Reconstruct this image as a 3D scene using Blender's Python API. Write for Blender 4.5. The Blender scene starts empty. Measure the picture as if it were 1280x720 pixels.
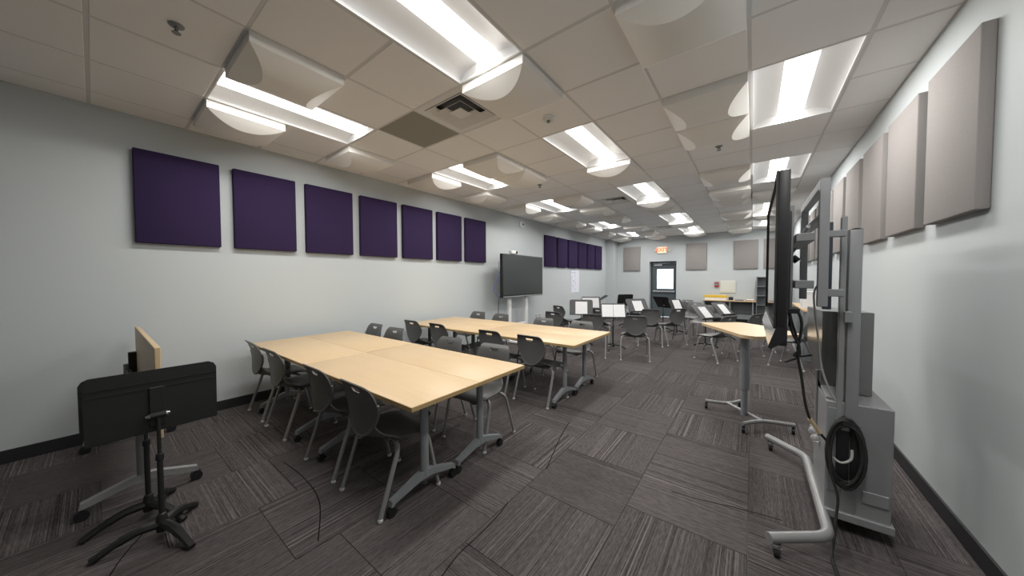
import bpy, bmesh, math, random
from mathutils import Vector, Matrix

random.seed(7)
SC = bpy.context.scene
COL = SC.collection
PI = math.pi

# ------------------------------------------------------------------ camera
CAM_H = 1.435
YAW, PITCH, ROLL, FPX = 0.6617, -0.0306, -0.0036, 399.5
cam = bpy.data.cameras.new('camera')
cam.sensor_width = 36.0
cam.lens = FPX * 36.0 / 1280.0
cam.shift_x = 10.0 / 1280.0
cam.shift_y = 1.27 / 1280.0
cam.clip_start = 0.02
cam_o = bpy.data.objects.new('camera', cam)
COL.objects.link(cam_o)
fw = Vector((-math.sin(YAW) * math.cos(PITCH), math.cos(YAW) * math.cos(PITCH), math.sin(PITCH)))
rt = Vector((math.cos(YAW), math.sin(YAW), 0))
up = rt.cross(fw)
c_, s_ = math.cos(ROLL), math.sin(ROLL)
rt2, up2 = rt * c_ + up * s_, up * c_ - rt * s_
cam_o.matrix_world = Matrix(((rt2.x, up2.x, -fw.x, 0), (rt2.y, up2.y, -fw.y, 0), (rt2.z, up2.z, -fw.z, CAM_H), (0, 0, 0, 1)))
SC.camera = cam_o

# ------------------------------------------------------------------ world, exposure
world = bpy.data.worlds.new('daylight')
SC.world = world
world.use_nodes = True
world.node_tree.nodes['Background'].inputs[0].default_value = (0.80, 0.90, 1.0, 1)
world.node_tree.nodes['Background'].inputs[1].default_value = 6.0
SC.view_settings.view_transform = 'Standard'
SC.view_settings.look = 'None'
SC.view_settings.gamma = 1.0
SC.view_settings.exposure = 0.46
LENS_POWER = 3.0
LAMP_WATTS = 19.0

# ------------------------------------------------------------------ room numbers
XL, XR, YN, YB, ZC = -4.62, 0.92, -3.6, 12.95, 2.989
YT = -1.6      # pieces that can be picked apart start here, behind the camera the shell is plain
T = 0.6096
GX, GY = -0.0432, 1.8411          # one node of the ceiling grid

# ------------------------------------------------------------------ material helpers
def new_mat(name, col, rough=0.5, metal=0.0, spec=0.5, coat=0.0):
    m = bpy.data.materials.new(name)
    m.use_nodes = True
    b = m.node_tree.nodes['Principled BSDF']
    b.inputs['Base Color'].default_value = (*col, 1)
    b.inputs['Roughness'].default_value = rough
    b.inputs['Metallic'].default_value = metal
    b.inputs['Specular IOR Level'].default_value = spec
    b.inputs['Coat Weight'].default_value = coat
    return m

class NT:
    def __init__(s, m):
        s.t = m.node_tree; s.b = s.t.nodes['Principled BSDF']
    def n(s, typ, **kw):
        x = s.t.nodes.new(typ)
        for k, v in kw.items(): setattr(x, k, v)
        return x
    def l(s, a, b): s.t.links.new(a, b)
    def coord(s, which='Object', scale=(1, 1, 1), loc=(0, 0, 0)):
        tc = s.n('ShaderNodeTexCoord'); mp = s.n('ShaderNodeMapping')
        mp.inputs['Scale'].default_value = scale; mp.inputs['Location'].default_value = loc
        s.l(tc.outputs[which], mp.inputs['Vector'])
        return mp.outputs['Vector']
    def noise(s, vec, scale=5, detail=3, rough=0.5):
        x = s.n('ShaderNodeTexNoise'); x.inputs['Scale'].default_value = scale
        x.inputs['Detail'].default_value = detail; x.inputs['Roughness'].default_value = rough
        s.l(vec, x.inputs['Vector']); return x.outputs['Fac']
    def ramp(s, fac, stops):
        r = s.n('ShaderNodeValToRGB'); cr = r.color_ramp
        while len(cr.elements) < len(stops): cr.elements.new(0.5)
        for e, (p, c) in zip(cr.elements, stops):
            e.position = p; e.color = (*c, 1)
        s.l(fac, r.inputs['Fac']); return r.outputs['Color']
    def bump(s, fac, strength=0.2, dist=0.002):
        b = s.n('ShaderNodeBump'); b.inputs['Strength'].default_value = strength; b.inputs['Distance'].default_value = dist
        s.l(fac, b.inputs['Height']); s.l(b.outputs['Normal'], s.b.inputs['Normal'])
    def mth(s, op, a, b=None):
        x = s.n('ShaderNodeMath', operation=op)
        for i, v in enumerate((a, b)):
            if v is None: continue
            if isinstance(v, (int, float)): x.inputs[i].default_value = v
            else: s.l(v, x.inputs[i])
        return x.outputs[0]
    def mix(s, fac, a, b, mode='MIX'):
        x = s.n('ShaderNodeMix', data_type='RGBA', blend_type=mode)
        for i, v in ((0, fac), (6, a), (7, b)):
            if isinstance(v, (int, float)): x.inputs[i].default_value = v
            elif isinstance(v, tuple): x.inputs[i].default_value = (*v, 1)
            else: s.l(v, x.inputs[i])
        return x.outputs[2]

def speckled(name, col, rough, amount=0.08, scale=60, bump=0.1, dist=0.001, **kw):
    m = new_mat(name, col, rough, **kw); t = NT(m)
    f = t.noise(t.coord(), scale, 4, 0.6)
    lo = tuple(c * (1 - amount) for c in col); hi = tuple(min(1, c * (1 + amount)) for c in col)
    t.l(t.ramp(f, [(0.3, lo), (0.7, hi)]), t.b.inputs['Base Color'])
    if bump: t.bump(f, bump, dist)
    return m

M = {}
M['wall'] = speckled('wall_paint', (0.525, 0.558, 0.565), 0.7, 0.012, 90, 0.15, 0.0006, spec=0.3)
M['tile'] = speckled('ceiling_tile', (0.86, 0.85, 0.84), 0.9, 0.03, 220, 0.25, 0.0008, spec=0.1)
M['grid'] = new_mat('ceiling_grid_paint', (0.66, 0.65, 0.64), 0.6, spec=0.2)
M['return'] = speckled('return_grille_tile', (0.30, 0.29, 0.25), 0.85, 0.1, 260, 0.4, 0.001)
M['diffuser'] = speckled('diffuser_shell', (0.82, 0.80, 0.76), 0.6, 0.02, 240, 0.2, 0.0006, spec=0.25)
M['white_enamel'] = new_mat('white_enamel', (0.80, 0.80, 0.80), 0.45)
M['white_plastic'] = new_mat('white_plastic', (0.72, 0.72, 0.70), 0.45)
M['cream'] = new_mat('cream_paint', (0.66, 0.66, 0.60), 0.6)
M['base'] = new_mat('black_rubber_base', (0.018, 0.018, 0.02), 0.55)
M['plastic'] = speckled('grey_shell_plastic', (0.108, 0.108, 0.105), 0.42, 0.08, 400, 0.15, 0.0004)
M['leg'] = new_mat('silver_powder_coat', (0.27, 0.27, 0.265), 0.33, 0.2)
M['frame_grey'] = new_mat('grey_powder_coat', (0.235, 0.25, 0.26), 0.45, 0.1)
M['chrome'] = new_mat('bright_metal', (0.72, 0.72, 0.72), 0.15, 1.0)
M['glide'] = new_mat('nickel_glide', (0.78, 0.78, 0.76), 0.3, 0.35)
M['black'] = new_mat('black_plastic', (0.012, 0.012, 0.013), 0.45)
M['black_metal'] = speckled('black_powder_coat', (0.013, 0.0135, 0.013), 0.5, 0.1, 500, 0.2, 0.0003)
M['stand_desk'] = speckled('charcoal_powder_coat', (0.060, 0.060, 0.063), 0.5, 0.1, 500, 0.2, 0.0003)
M['screen'] = new_mat('dark_screen_glass', (0.040, 0.047, 0.047), 0.22, 0.0, 0.5)  # base colour lifted to stand in for the room reflected in the screen
M['gloss_screen'] = new_mat('glossy_screen_glass', (0.01, 0.011, 0.013), 0.04, 0.0, 0.6)
M['tray'] = new_mat('silver_tray', (0.62, 0.60, 0.57), 0.18, 0.9)
M['cart'] = new_mat('grey_cart_metal', (0.255, 0.26, 0.265), 0.42, 0.1)
M['cart_tube'] = new_mat('silver_tube', (0.29, 0.29, 0.29), 0.33, 0.25)
M['steel'] = new_mat('brushed_steel', (0.30, 0.30, 0.30), 0.22, 0.9)
M['dark_plate'] = new_mat('dark_plate', (0.06, 0.075, 0.09), 0.3)  # dark plate with a bluish reflection put into its base colour
M['rubber'] = new_mat('black_rubber', (0.014, 0.014, 0.014), 0.6)
M['cable_grey'] = new_mat('grey_cable', (0.38, 0.38, 0.37), 0.5)
M['cable_blue'] = new_mat('blue_cable', (0.06, 0.12, 0.42), 0.5)
M['tan'] = new_mat('tan_tag', (0.52, 0.40, 0.24), 0.6)
M['door'] = new_mat('slate_door_paint', (0.085, 0.105, 0.115), 0.4)
M['door_frame'] = new_mat('dark_door_frame', (0.055, 0.07, 0.08), 0.4)
M['bar'] = new_mat('aluminium_bar', (0.55, 0.57, 0.60), 0.3, 0.6)
M['shelf'] = new_mat('grey_shelf_metal', (0.22, 0.235, 0.245), 0.45, 0.1)
M['red'] = new_mat('fire_alarm_red', (0.36, 0.03, 0.04), 0.4)
M['yellow'] = new_mat('yellow_card', (0.80, 0.52, 0.05), 0.5)
M['orange'] = new_mat('orange_card', (0.75, 0.25, 0.03), 0.5)
M['paper'] = new_mat('white_paper', (0.80, 0.80, 0.80), 0.7)
M['book_blue'] = new_mat('navy_cover', (0.04, 0.07, 0.18), 0.5)
M['card_brown'] = new_mat('brown_card', (0.30, 0.20, 0.12), 0.7)
M['clear'] = new_mat('clear_bag', (0.75, 0.75, 0.75), 0.15)
M['clear'].node_tree.nodes['Principled BSDF'].inputs['Transmission Weight'].default_value = 0.7
M['slab'] = new_mat('slab_concrete', (0.2, 0.2, 0.2), 0.9)
M['vent_dark'] = new_mat('vent_duct_metal', (0.11, 0.11, 0.12), 0.6)  # dark grey metal of the duct box above the louvers

def glass_mat():
    m = new_mat('door_glass', (0.95, 0.97, 1.0), 0.02)
    t = NT(m)
    tr = t.n('ShaderNodeBsdfTransparent'); tr.inputs[0].default_value = (0.95, 0.97, 1, 1)
    gl = t.n('ShaderNodeBsdfGlossy'); gl.inputs['Roughness'].default_value = 0.03
    fr = t.n('ShaderNodeFresnel'); fr.inputs['IOR'].default_value = 1.45
    mx = t.n('ShaderNodeMixShader')
    t.l(fr.outputs[0], mx.inputs[0]); t.l(tr.outputs[0], mx.inputs[1]); t.l(gl.outputs[0], mx.inputs[2])
    t.l(mx.outputs[0], t.t.nodes['Material Output'].inputs['Surface'])
    return m
M['glass'] = glass_mat()

def emit_mat(name, col, power):
    m = new_mat(name, col, 0.5); b = m.node_tree.nodes['Principled BSDF']
    b.inputs['Emission Color'].default_value = (*col, 1)
    b.inputs['Emission Strength'].default_value = power
    return m
M['lens'] = emit_mat('light_lens', (1.0, 0.985, 0.95), LENS_POWER)
M['exit_face'] = emit_mat('exit_sign_face', (1.0, 0.62, 0.42), 0.55)
M['exit_letter'] = emit_mat('exit_letter_red', (1.0, 0.10, 0.03), 1.4)

def wood_mat(name, a, b, axis=0):
    m = new_mat(name, a, 0.42); t = NT(m)
    sc = [26, 26, 26]; sc[axis] = 1.6
    v = t.coord('Object', tuple(sc))
    f = t.noise(v, 1.6, 5, 0.6); f2 = t.noise(t.coord('Object', (3, 3, 3)), 1.0, 2)
    c1 = t.ramp(f, [(0.3, b), (0.62, a)])
    c2 = t.mix(f2, c1, tuple(x * 0.93 for x in a))
    t.l(c2, t.b.inputs['Base Color']); t.bump(f, 0.04, 0.0005)
    return m
M['wood'] = wood_mat('maple_laminate', (0.64, 0.475, 0.285), (0.575, 0.41, 0.235))
M['wood_y'] = wood_mat('maple_laminate_side', (0.66, 0.475, 0.265), (0.585, 0.405, 0.215), 1)
M['wood_edge'] = wood_mat('maple_edge_band', (0.46, 0.32, 0.15), (0.38, 0.26, 0.12))

def fabric_mat(name, col, amt=0.25):
    m = new_mat(name, col, 0.95, spec=0.15); t = NT(m)
    f1 = t.noise(t.coord('Object', (1, 1, 1)), 420, 2); f2 = t.noise(t.coord('Object', (1, 1, 1)), 3, 2)
    c = t.ramp(f1, [(0.3, tuple(x * (1 - amt) for x in col)), (0.7, tuple(min(1, x * (1 + amt)) for x in col))])
    t.l(c, t.b.inputs['Base Color']); t.bump(f1, 0.4, 0.001)
    return m
M['purple'] = fabric_mat('purple_fabric', (0.034, 0.021, 0.062))
M['beige'] = fabric_mat('beige_fabric', (0.295, 0.275, 0.265), 0.12)

def carpet_mat():
    m = new_mat('striped_carpet', (0.1, 0.1, 0.1), 1.0, spec=0.05); t = NT(m)
    oi = t.n('ShaderNodeObjectInfo')
    tc = t.n('ShaderNodeTexCoord'); sep = t.n('ShaderNodeSeparateXYZ'); t.l(tc.outputs['Object'], sep.inputs[0])
    off = t.mth('MULTIPLY', oi.outputs['Random'], 53.0)
    def vec(sx, sy):
        cmb = t.n('ShaderNodeCombineXYZ')
        t.l(t.mth('ADD', t.mth('MULTIPLY', sep.outputs[0], sx), off), cmb.inputs[0])
        t.l(t.mth('MULTIPLY', sep.outputs[1], sy), cmb.inputs[1])
        t.l(off, cmb.inputs[2]); return cmb.outputs[0]
    fine = t.noise(vec(135, 0.55), 1.0, 2, 0.55)            # thin stripes
    broad = t.noise(vec(9, 0.35), 1.0, 1, 0.5)           # where they are strong
    dash = t.noise(vec(170, 22), 1.0, 2, 0.6)            # broken yarn
    pile = t.noise(tc.outputs['Object'], 330, 2, 0.7)
    st = t.ramp(fine, [(0.36, (0.0, 0, 0)), (0.44, (0.40, 0.40, 0.40)), (0.55, (0.46, 0.46, 0.46)), (0.62, (1, 1, 1))])
    bm = t.ramp(broad, [(0.40, (0.10, 0.10, 0.10)), (0.60, (1, 1, 1))])
    a = t.mix(bm, (0.46, 0.46, 0.46), st)
    b2 = t.mix(0.22, a, t.ramp(dash, [(0.35, (0, 0, 0)), (0.65, (1, 1, 1))]))
    b3 = t.mix(0.30, b2, t.ramp(pile, [(0.3, (0, 0, 0)), (0.7, (1, 1, 1))]))
    sv = t.n('ShaderNodeSeparateColor'); t.l(b3, sv.inputs[0])
    col = t.ramp(sv.outputs[0], [(0.10, (0.016, 0.0138, 0.0142)), (0.45, (0.076, 0.0675, 0.067)), (0.85, (0.185, 0.168, 0.163))])
    tint = t.n('ShaderNodeMapRange'); t.l(oi.outputs['Random'], tint.inputs[0])
    tint.inputs[3].default_value = 0.88; tint.inputs[4].default_value = 1.1
    cc = t.n('ShaderNodeCombineColor')
    for i in range(3): t.l(tint.outputs[0], cc.inputs[i])
    t.l(t.mix(1.0, col, cc.outputs[0], 'MULTIPLY'), t.b.inputs['Base Color'])
    t.bump(b3, 0.6, 0.003)
    return m
M['carpet'] = carpet_mat()
M['carpet_line'] = new_mat('dark_carpet_yarn', (0.015, 0.014, 0.014), 1.0, spec=0.0)

def sheet_mat():
    m = new_mat('printed_music_sheet', (0.8, 0.8, 0.8), 0.7); t = NT(m)
    tc = t.n('ShaderNodeTexCoord'); sep = t.n('ShaderNodeSeparateXYZ'); t.l(tc.outputs['Object'], sep.inputs[0])
    line = t.mth('LESS_THAN', t.mth('FRACT', t.mth('MULTIPLY', sep.outputs[2], 160.0)), 0.22)
    stave = t.mth('LESS_THAN', t.mth('FRACT', t.mth('MULTIPLY', sep.outputs[2], 29.0)), 0.62)
    cmb = t.n('ShaderNodeCombineXYZ'); t.l(t.mth('MULTIPLY', sep.outputs[0], 140.0), cmb.inputs[0]); t.l(t.mth('MULTIPLY', sep.outputs[2], 90.0), cmb.inputs[2])
    notes = t.mth('GREATER_THAN', t.noise(cmb.outputs[0], 1.0, 1), 0.66)
    ink = t.mth('MULTIPLY', stave, t.mth('MAXIMUM', t.mth('MULTIPLY', line, 0.35), notes))
    t.l(t.mix(ink, (0.82, 0.82, 0.82), (0.22, 0.22, 0.24)), t.b.inputs['Base Color'])
    return m
M['sheet'] = sheet_mat()

def poster_mat():
    m = new_mat('handwritten_chart', (0.8, 0.8, 0.85), 0.7); t = NT(m)
    tc = t.n('ShaderNodeTexCoord'); sep = t.n('ShaderNodeSeparateXYZ'); t.l(tc.outputs['Object'], sep.inputs[0])
    row = t.mth('LESS_THAN', t.mth('FRACT', t.mth('MULTIPLY', sep.outputs[2], 15.0)), 0.36)
    f = t.noise(t.coord('Object', (30, 30, 90)), 1.0, 3)
    f2 = t.noise(t.coord('Object', (1, 5, 12)), 1.0, 1)
    ink = t.mth('MULTIPLY', t.mth('MULTIPLY', row, t.mth('GREATER_THAN', f, 0.50)), t.mth('GREATER_THAN', f2, 0.46))
    ink = t.mth('MULTIPLY', ink, t.mth('LESS_THAN', sep.outputs[1], 0.06))
    t.l(t.mix(ink, (0.76, 0.77, 0.83), (0.22, 0.22, 0.55)), t.b.inputs['Base Color'])
    return m
M['poster'] = poster_mat()

# ------------------------------------------------------------------ mesh builder
class MB:
    def __init__(s): s.bm = bmesh.new()
    def face(s, vs):
        try: return s.bm.faces.new(vs)
        except ValueError: return None
    def poly(s, pts): return s.face([s.bm.verts.new(p) for p in pts])
    def box(s, x0, x1, y0, y1, z0, z1, bev=0.0, seg=1):
        b = bmesh.new(); r = bmesh.ops.create_cube(b, size=1.0)
        for v in b.verts:
            v.co = ((x0 + x1) / 2 + v.co.x * (x1 - x0), (y0 + y1) / 2 + v.co.y * (y1 - y0), (z0 + z1) / 2 + v.co.z * (z1 - z0))
        if bev: bmesh.ops.bevel(b, geom=list(b.edges), offset=bev, segments=seg, affect='EDGES', profile=0.5)
        s.merge(b); return s
    def merge(s, b, mat=None):
        mp = {}
        for v in b.verts: mp[v] = s.bm.verts.new(mat @ v.co if mat else v.co)
        for f in b.faces: s.face([mp[v] for v in f.verts])
        b.free()
    def prism(s, pts, z0, z1):
        lo = [s.bm.verts.new((x, y, z0)) for x, y in pts]; hi = [s.bm.verts.new((x, y, z1)) for x, y in pts]
        n = len(pts); s.face(lo[::-1]); s.face(hi)
        for i in range(n): s.face([lo[i], lo[(i + 1) % n], hi[(i + 1) % n], hi[i]])
        return s
    def prism_axis(s, pts, a0, a1, axis):
        # pts are in the plane of the other two axes
        def P(p, a):
            return {0: (a, p[0], p[1]), 1: (p[0], a, p[1]), 2: (p[0], p[1], a)}[axis]
        lo = [s.bm.verts.new(P(p, a0)) for p in pts]; hi = [s.bm.verts.new(P(p, a1)) for p in pts]
        n = len(pts); s.face(lo[::-1]); s.face(hi)
        for i in range(n): s.face([lo[i], lo[(i + 1) % n], hi[(i + 1) % n], hi[i]])
        return s
    def tube(s, path, r, n=10, ry=None, cap=True):
        path = [Vector(p) for p in path]
        rr = r if isinstance(r, (list, tuple)) else [r] * len(path)
        rings = []; prev = None
        for i, p in enumerate(path):
            if i == 0: d = path[1] - p
            elif i == len(path) - 1: d = p - path[i - 1]
            else: d = (path[i + 1] - p).normalized() + (p - path[i - 1]).normalized()
            d.normalize()
            if prev is None:
                a = Vector((0, 0, 1)) if abs(d.z) < 0.9 else Vector((1, 0, 0))
                u = d.cross(a).normalized()
            else:
                u = (prev - d * prev.dot(d)).normalized()
            prev = u; w = d.cross(u)
            k = 1.0
            if 0 < i < len(path) - 1:
                cs = (path[i + 1] - p).normalized().dot((p - path[i - 1]).normalized())
                k = 1 / max(0.5, math.sqrt(max(0.0, (1 + cs) / 2)))
            rings.append([s.bm.verts.new(p + (u * math.cos(2 * PI * j / n) + w * (ry / r if ry else 1) * math.sin(2 * PI * j / n)) * rr[i]) for j in range(n)])
        for a, b in zip(rings, rings[1:]):
            for j in range(n): s.face([a[j], a[(j + 1) % n], b[(j + 1) % n], b[j]])
        if cap: s.face(rings[0][::-1]); s.face(rings[-1])
        return s
    def cyl(s, p0, p1, r, n=14): return s.tube([p0, p1], r, n)
    def lathe(s, prof, c=(0, 0, 0), n=20):
        rings = []
        for r, z in prof:
            if r < 1e-6: rings.append([s.bm.verts.new((c[0], c[1], c[2] + z))])
            else: rings.append([s.bm.verts.new((c[0] + r * math.cos(2 * PI * j / n), c[1] + r * math.sin(2 * PI * j / n), c[2] + z)) for j in range(n)])
        for a, b in zip(rings, rings[1:]):
            for j in range(n):
                q = [a[j % len(a)], a[(j + 1) % len(a)], b[(j + 1) % len(b)], b[j % len(b)]]
                u = []
                for v in q:
                    if v not in u: u.append(v)
                if len(u) > 2: s.face(u)
        return s
    def grid(s, P):
        vs = [[s.bm.verts.new(p) if p is not None else None for p in row] for row in P]
        return vs
    def sphere(s, c, r, n=10):
        s.lathe([(r * math.sin(PI * k / n), -r * math.cos(PI * k / n)) for k in range(n + 1)], c, n + 4); return s
    def mesh(s, name, mat, smooth=35, recalc=True):
        if recalc: bmesh.ops.recalc_face_normals(s.bm, faces=list(s.bm.faces))
        me = bpy.data.meshes.new(name); s.bm.to_mesh(me); s.bm.free()
        me.materials.append(M[mat] if isinstance(mat, str) else mat)
        if smooth:
            me.shade_smooth(); me.set_sharp_from_angle(angle=math.radians(smooth))
        return me
    def build(s, name, mat, parent=None, world=False, smooth=35, recalc=True):
        if world and parent is not None:
            off = Vector(parent.location)
            pp = parent.parent
            while pp is not None: off += Vector(pp.location); pp = pp.parent
            for v in s.bm.verts: v.co -= off
        me = s.mesh(name, mat, smooth, recalc)
        o = bpy.data.objects.new(name, me); COL.objects.link(o)
        if parent is not None: o.parent = parent
        return o

def rounded(path, r=0.04, k=5):
    """round the corners of a polyline"""
    P = [Vector(p) for p in path]; out = [P[0]]
    for a, b, c in zip(P, P[1:], P[2:]):
        d1, d2 = (a - b), (c - b)
        q = min(r, d1.length * 0.45, d2.length * 0.45)
        s, e = b + d1.normalized() * q, b + d2.normalized() * q
        for i in range(k + 1):
            t = i / k; out.append(s * (1 - t) ** 2 + b * 2 * t * (1 - t) + e * t * t)
    out.append(P[-1]); return out

def spline(path, k=6):
    P = [Vector(p) for p in path]; out = []
    Q = [P[0]] + P + [P[-1]]
    for i in range(1, len(Q) - 2):
        a, b, c, d = Q[i - 1], Q[i], Q[i + 1], Q[i + 2]
        for j in range(k):
            t = j / k
            out.append(0.5 * ((2 * b) + (c - a) * t + (2 * a - 5 * b + 4 * c - d) * t * t + (3 * b - a - 3 * c + d) * t ** 3))
    out.append(P[-1]); return out

def thing(name, label, cat, loc=(0, 0, 0), rz=0.0, group=None):
    o = bpy.data.objects.new(name, None); COL.objects.link(o)
    o.empty_display_size = 0.1
    o.location = loc; o.rotation_euler = (0, 0, rz)
    o['label'] = label; o['category'] = cat
    if group: o['group'] = group
    return o
def tag(o, label, cat, group=None):
    o['label'] = label; o['category'] = cat
    if group: o['group'] = group
    return o
def struct(o): o['kind'] = 'structure'; return o
def dup(root, loc, rz, label, group=None):
    def cp(o, par):
        c = o.copy(); COL.objects.link(c)
        if par is not None: c.parent = par
        for ch in kids.get(o.name, ()): cp(ch, c)
        return c
    kids = {}
    def walk(o):
        kids[o.name] = list(o.children)
        for ch in o.children: walk(ch)
    walk(root)
    r = cp(root, None); r.location = loc; r.rotation_euler = (0, 0, rz); r['label'] = label
    if group: r['group'] = group
    return r
def mesh_obj(name, me, parent=None, loc=(0, 0, 0), rz=0):
    o = bpy.data.objects.new(name, me); COL.objects.link(o); o.location = loc; o.rotation_euler = (0, 0, rz)
    if parent is not None: o.parent = parent
    return o

# ================================================================== STRUCTURE
W = 0.15
fl = struct(MB().box(XL - W, XR + W, YN - W, YB + 0.39, -0.12, -0.006).build('floor', 'slab'))
struct(MB().box(XL - W, XL, YN - W, YB + W, -0.1, 3.3).build('wall_left', 'wall'))
struct(MB().box(XR, XR + W, YN - W, YB + W, -0.1, 3.3).build('wall_right', 'wall'))
struct(MB().box(XL - W, XR + W, YN - W, YN, -0.1, 3.3).build('wall_near', 'wall'))
DX0, DX1, DZ = -3.10, -2.19, 2.075
b = MB()
b.box(XL - W, DX0, YB, YB + 0.38, -0.1, 3.3); b.box(DX1, XR + W, YB, YB + 0.38, -0.1, 3.3); b.box(DX0, DX1, YB, YB + 0.38, DZ, 3.3)
wb = struct(b.build('wall_back', 'wall'))
struct(MB().box(XL, -4.30, 12.50, YB, 0, ZC).build('trim_1', 'wall'))          # boxed-out corner column
# baseboards
struct(MB().box(XL, XL + 0.012, YN, 12.5, 0, 0.105, 0.003).build('baseboard_left', 'base'))
struct(MB().box(XR - 0.012, XR, YN, YB, 0, 0.105, 0.003).build('baseboard_right', 'base'))
b = MB(); b.box(-4.30, DX0 - 0.0, YB - 0.012, YB, 0, 0.105, 0.003); b.box(DX1, XR - 0.012, YB - 0.012, YB, 0, 0.105, 0.003)
struct(b.build('baseboard_back', 'base'))

# ---- carpet tiles, quarter turned
tm = MB().box(-T / 2 + 0.0014, T / 2 - 0.0014, -T / 2 + 0.0014, T / 2 - 0.0014, -0.006, 0.0, 0.0015).mesh('carpet_tile', 'carpet', 0)
def cut_tile(w, h): return MB().box(-w / 2 + 0.0008, w / 2 - 0.0008, -h / 2 + 0.0008, h / 2 - 0.0008, -0.006, 0.0, 0.0015).mesh('carpet_tile', 'carpet', 0)
cuts = {}
CX0, CY0 = -0.61, 2.04
ix0, ix1 = math.floor((XL - CX0) / T), math.ceil((XR - CX0) / T)
iy0, iy1 = math.floor((YT - CY0) / T), math.ceil((YB - CY0) / T)
for i in range(ix0, ix1):
    for j in range(iy0, iy1):
        x0, x1 = max(XL, CX0 + i * T), min(XR, CX0 + (i + 1) * T)
        sh = 0.0 if i % 2 == 0 else -0.22
        y0, y1 = max(YT, CY0 + sh + j * T), min(YB, CY0 + sh + (j + 1) * T)
        if j == iy1 - 1: y1 = YB
        w, h = x1 - x0, y1 - y0
        if w < 0.03 or h < 0.03: continue
        r = random.choice((0, 2)) if (i + j) % 2 == 0 else random.choice((1, 3))
        if random.random() < 0.22: r = (r + 1) % 4
        if abs(w - T) < 1e-4 and abs(h - T) < 1e-4: me = tm
        else:
            k = (round(w if r % 2 == 0 else h, 4), round(h if r % 2 == 0 else w, 4))
            if k not in cuts: cuts[k] = cut_tile(*k)
            me = cuts[k]
        mesh_obj('carpet_tile', me, fl, ((x0 + x1) / 2, (y0 + y1) / 2, 0), r * PI / 2)
def arc_line(pts):
    P = spline([(x, y, 0.0004) for x, y in pts], 8); L = []; R = []
    b = MB()
    for i, p in enumerate(P):
        d = (P[min(i + 1, len(P) - 1)] - P[max(i - 1, 0)]).normalized(); n = Vector((-d.y, d.x, 0)) * 0.0035
        L.append(b.bm.verts.new(p + n)); R.append(b.bm.verts.new(p - n))
    for i in range(len(P) - 1): b.face([L[i], R[i], R[i + 1], L[i + 1]])
    o = b.build('carpet_arc', 'carpet_line', fl, smooth=0)
ARCS = []   # filled below from floor measurements
for pts in [
    [(-2.90, 0.885), (-2.53, 0.90), (-2.19, 0.86), (-1.86, 0.72)],
    [(-1.43, 2.89), (-1.36, 2.58), (-1.27, 2.27), (-1.21, 2.07)],
    [(-1.22, 1.60), (-1.20, 1.47), (-1.19, 1.30), (-1.19, 1.13), (-1.16, 0.98)],
    [(-0.41, 2.36), (-0.26, 2.38), (-0.03, 2.44), (0.16, 2.47)],
    [(-2.75, 0.16), (-2.55, 0.05), (-2.35, -0.02)]]: arc_line(pts)

# ---- ceiling: grid, tiles, fixtures
ce = struct(MB().box(XL - W, XR + W, YN - W, YB + W, 3.25, 3.35).build('ceiling', 'slab'))
def gx(c): return GX + c * T
def gy(r): return GY + r * T
LIGHTS = [(-6, -2), (-6, 2), (-6, 6), (-6, 11), (-6, 15), (-3, -2), (-3, 2), (-3, 6), (-3, 11), (-3, 15), (0, -2), (0, 2), (0, 6), (0, 11), (0, 15)]
VENTS = [(-4, 0), (-4, 7), (-4, 14)]
skip = set()
for c, r in LIGHTS: skip |= {(c, r), (c, r + 1)}
for v in VENTS: skip.add(v)
RET = (-5, 0)
full = MB().box(-T / 2 + 0.011, T / 2 - 0.011, -T / 2 + 0.011, T / 2 - 0.011, -0.004, 0.012, 0.003).mesh('ceiling_tile', 'tile', 0)
ccut = {}
for c in range(-8, 2):
    for r in range(-5, 19):
        x0, x1 = max(XL, gx(c)), min(XR, gx(c + 1)); y0, y1 = max(YT, gy(r)), min(YB, gy(r + 1))
        if x1 - x0 < 0.04 or y1 - y0 < 0.04 or (c, r) in skip: continue
        w, h = x1 - x0, y1 - y0
        if abs(w - T) < 1e-4 and abs(h - T) < 1e-4: me = full
        else:
            k = (round(w, 3), round(h, 3))
            if k not in ccut: ccut[k] = MB().box(-w / 2 + 0.011, w / 2 - 0.011, -h / 2 + 0.011, h / 2 - 0.011, -0.004, 0.012, 0.003).mesh('ceiling_tile', 'tile', 0)
            me = ccut[k]
        if (c, r) == RET:
            MB().box(-T / 2 + 0.011, T / 2 - 0.011, -T / 2 + 0.011, T / 2 - 0.011, -0.002, 0.012, 0.002).build('return_air_tile', 'return', ce, smooth=0).location = ((x0 + x1) / 2, (y0 + y1) / 2, ZC)
            continue
        mesh_obj('ceiling_tile', me, ce, ((x0 + x1) / 2, (y0 + y1) / 2, ZC))
MB().box(XL, XR, YN, gy(-5), ZC - 0.002, ZC + 0.02).build('plain_ceiling_board', 'tile', ce, smooth=0)
MB().box(XL, XR, YN, YT, -0.006, 0.0).build('plain_carpet', 'carpet', fl, smooth=0)
def blocked(c, r): return (c, r) in skip and (c, r - 1) in skip
for c in range(-7, 2):      # main runners, full length
    MB().box(gx(c) - 0.012, gx(c) + 0.012, YN, YB, ZC - 0.001, ZC + 0.03).build('ceiling_runner', 'grid', ce, smooth=0)
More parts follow.
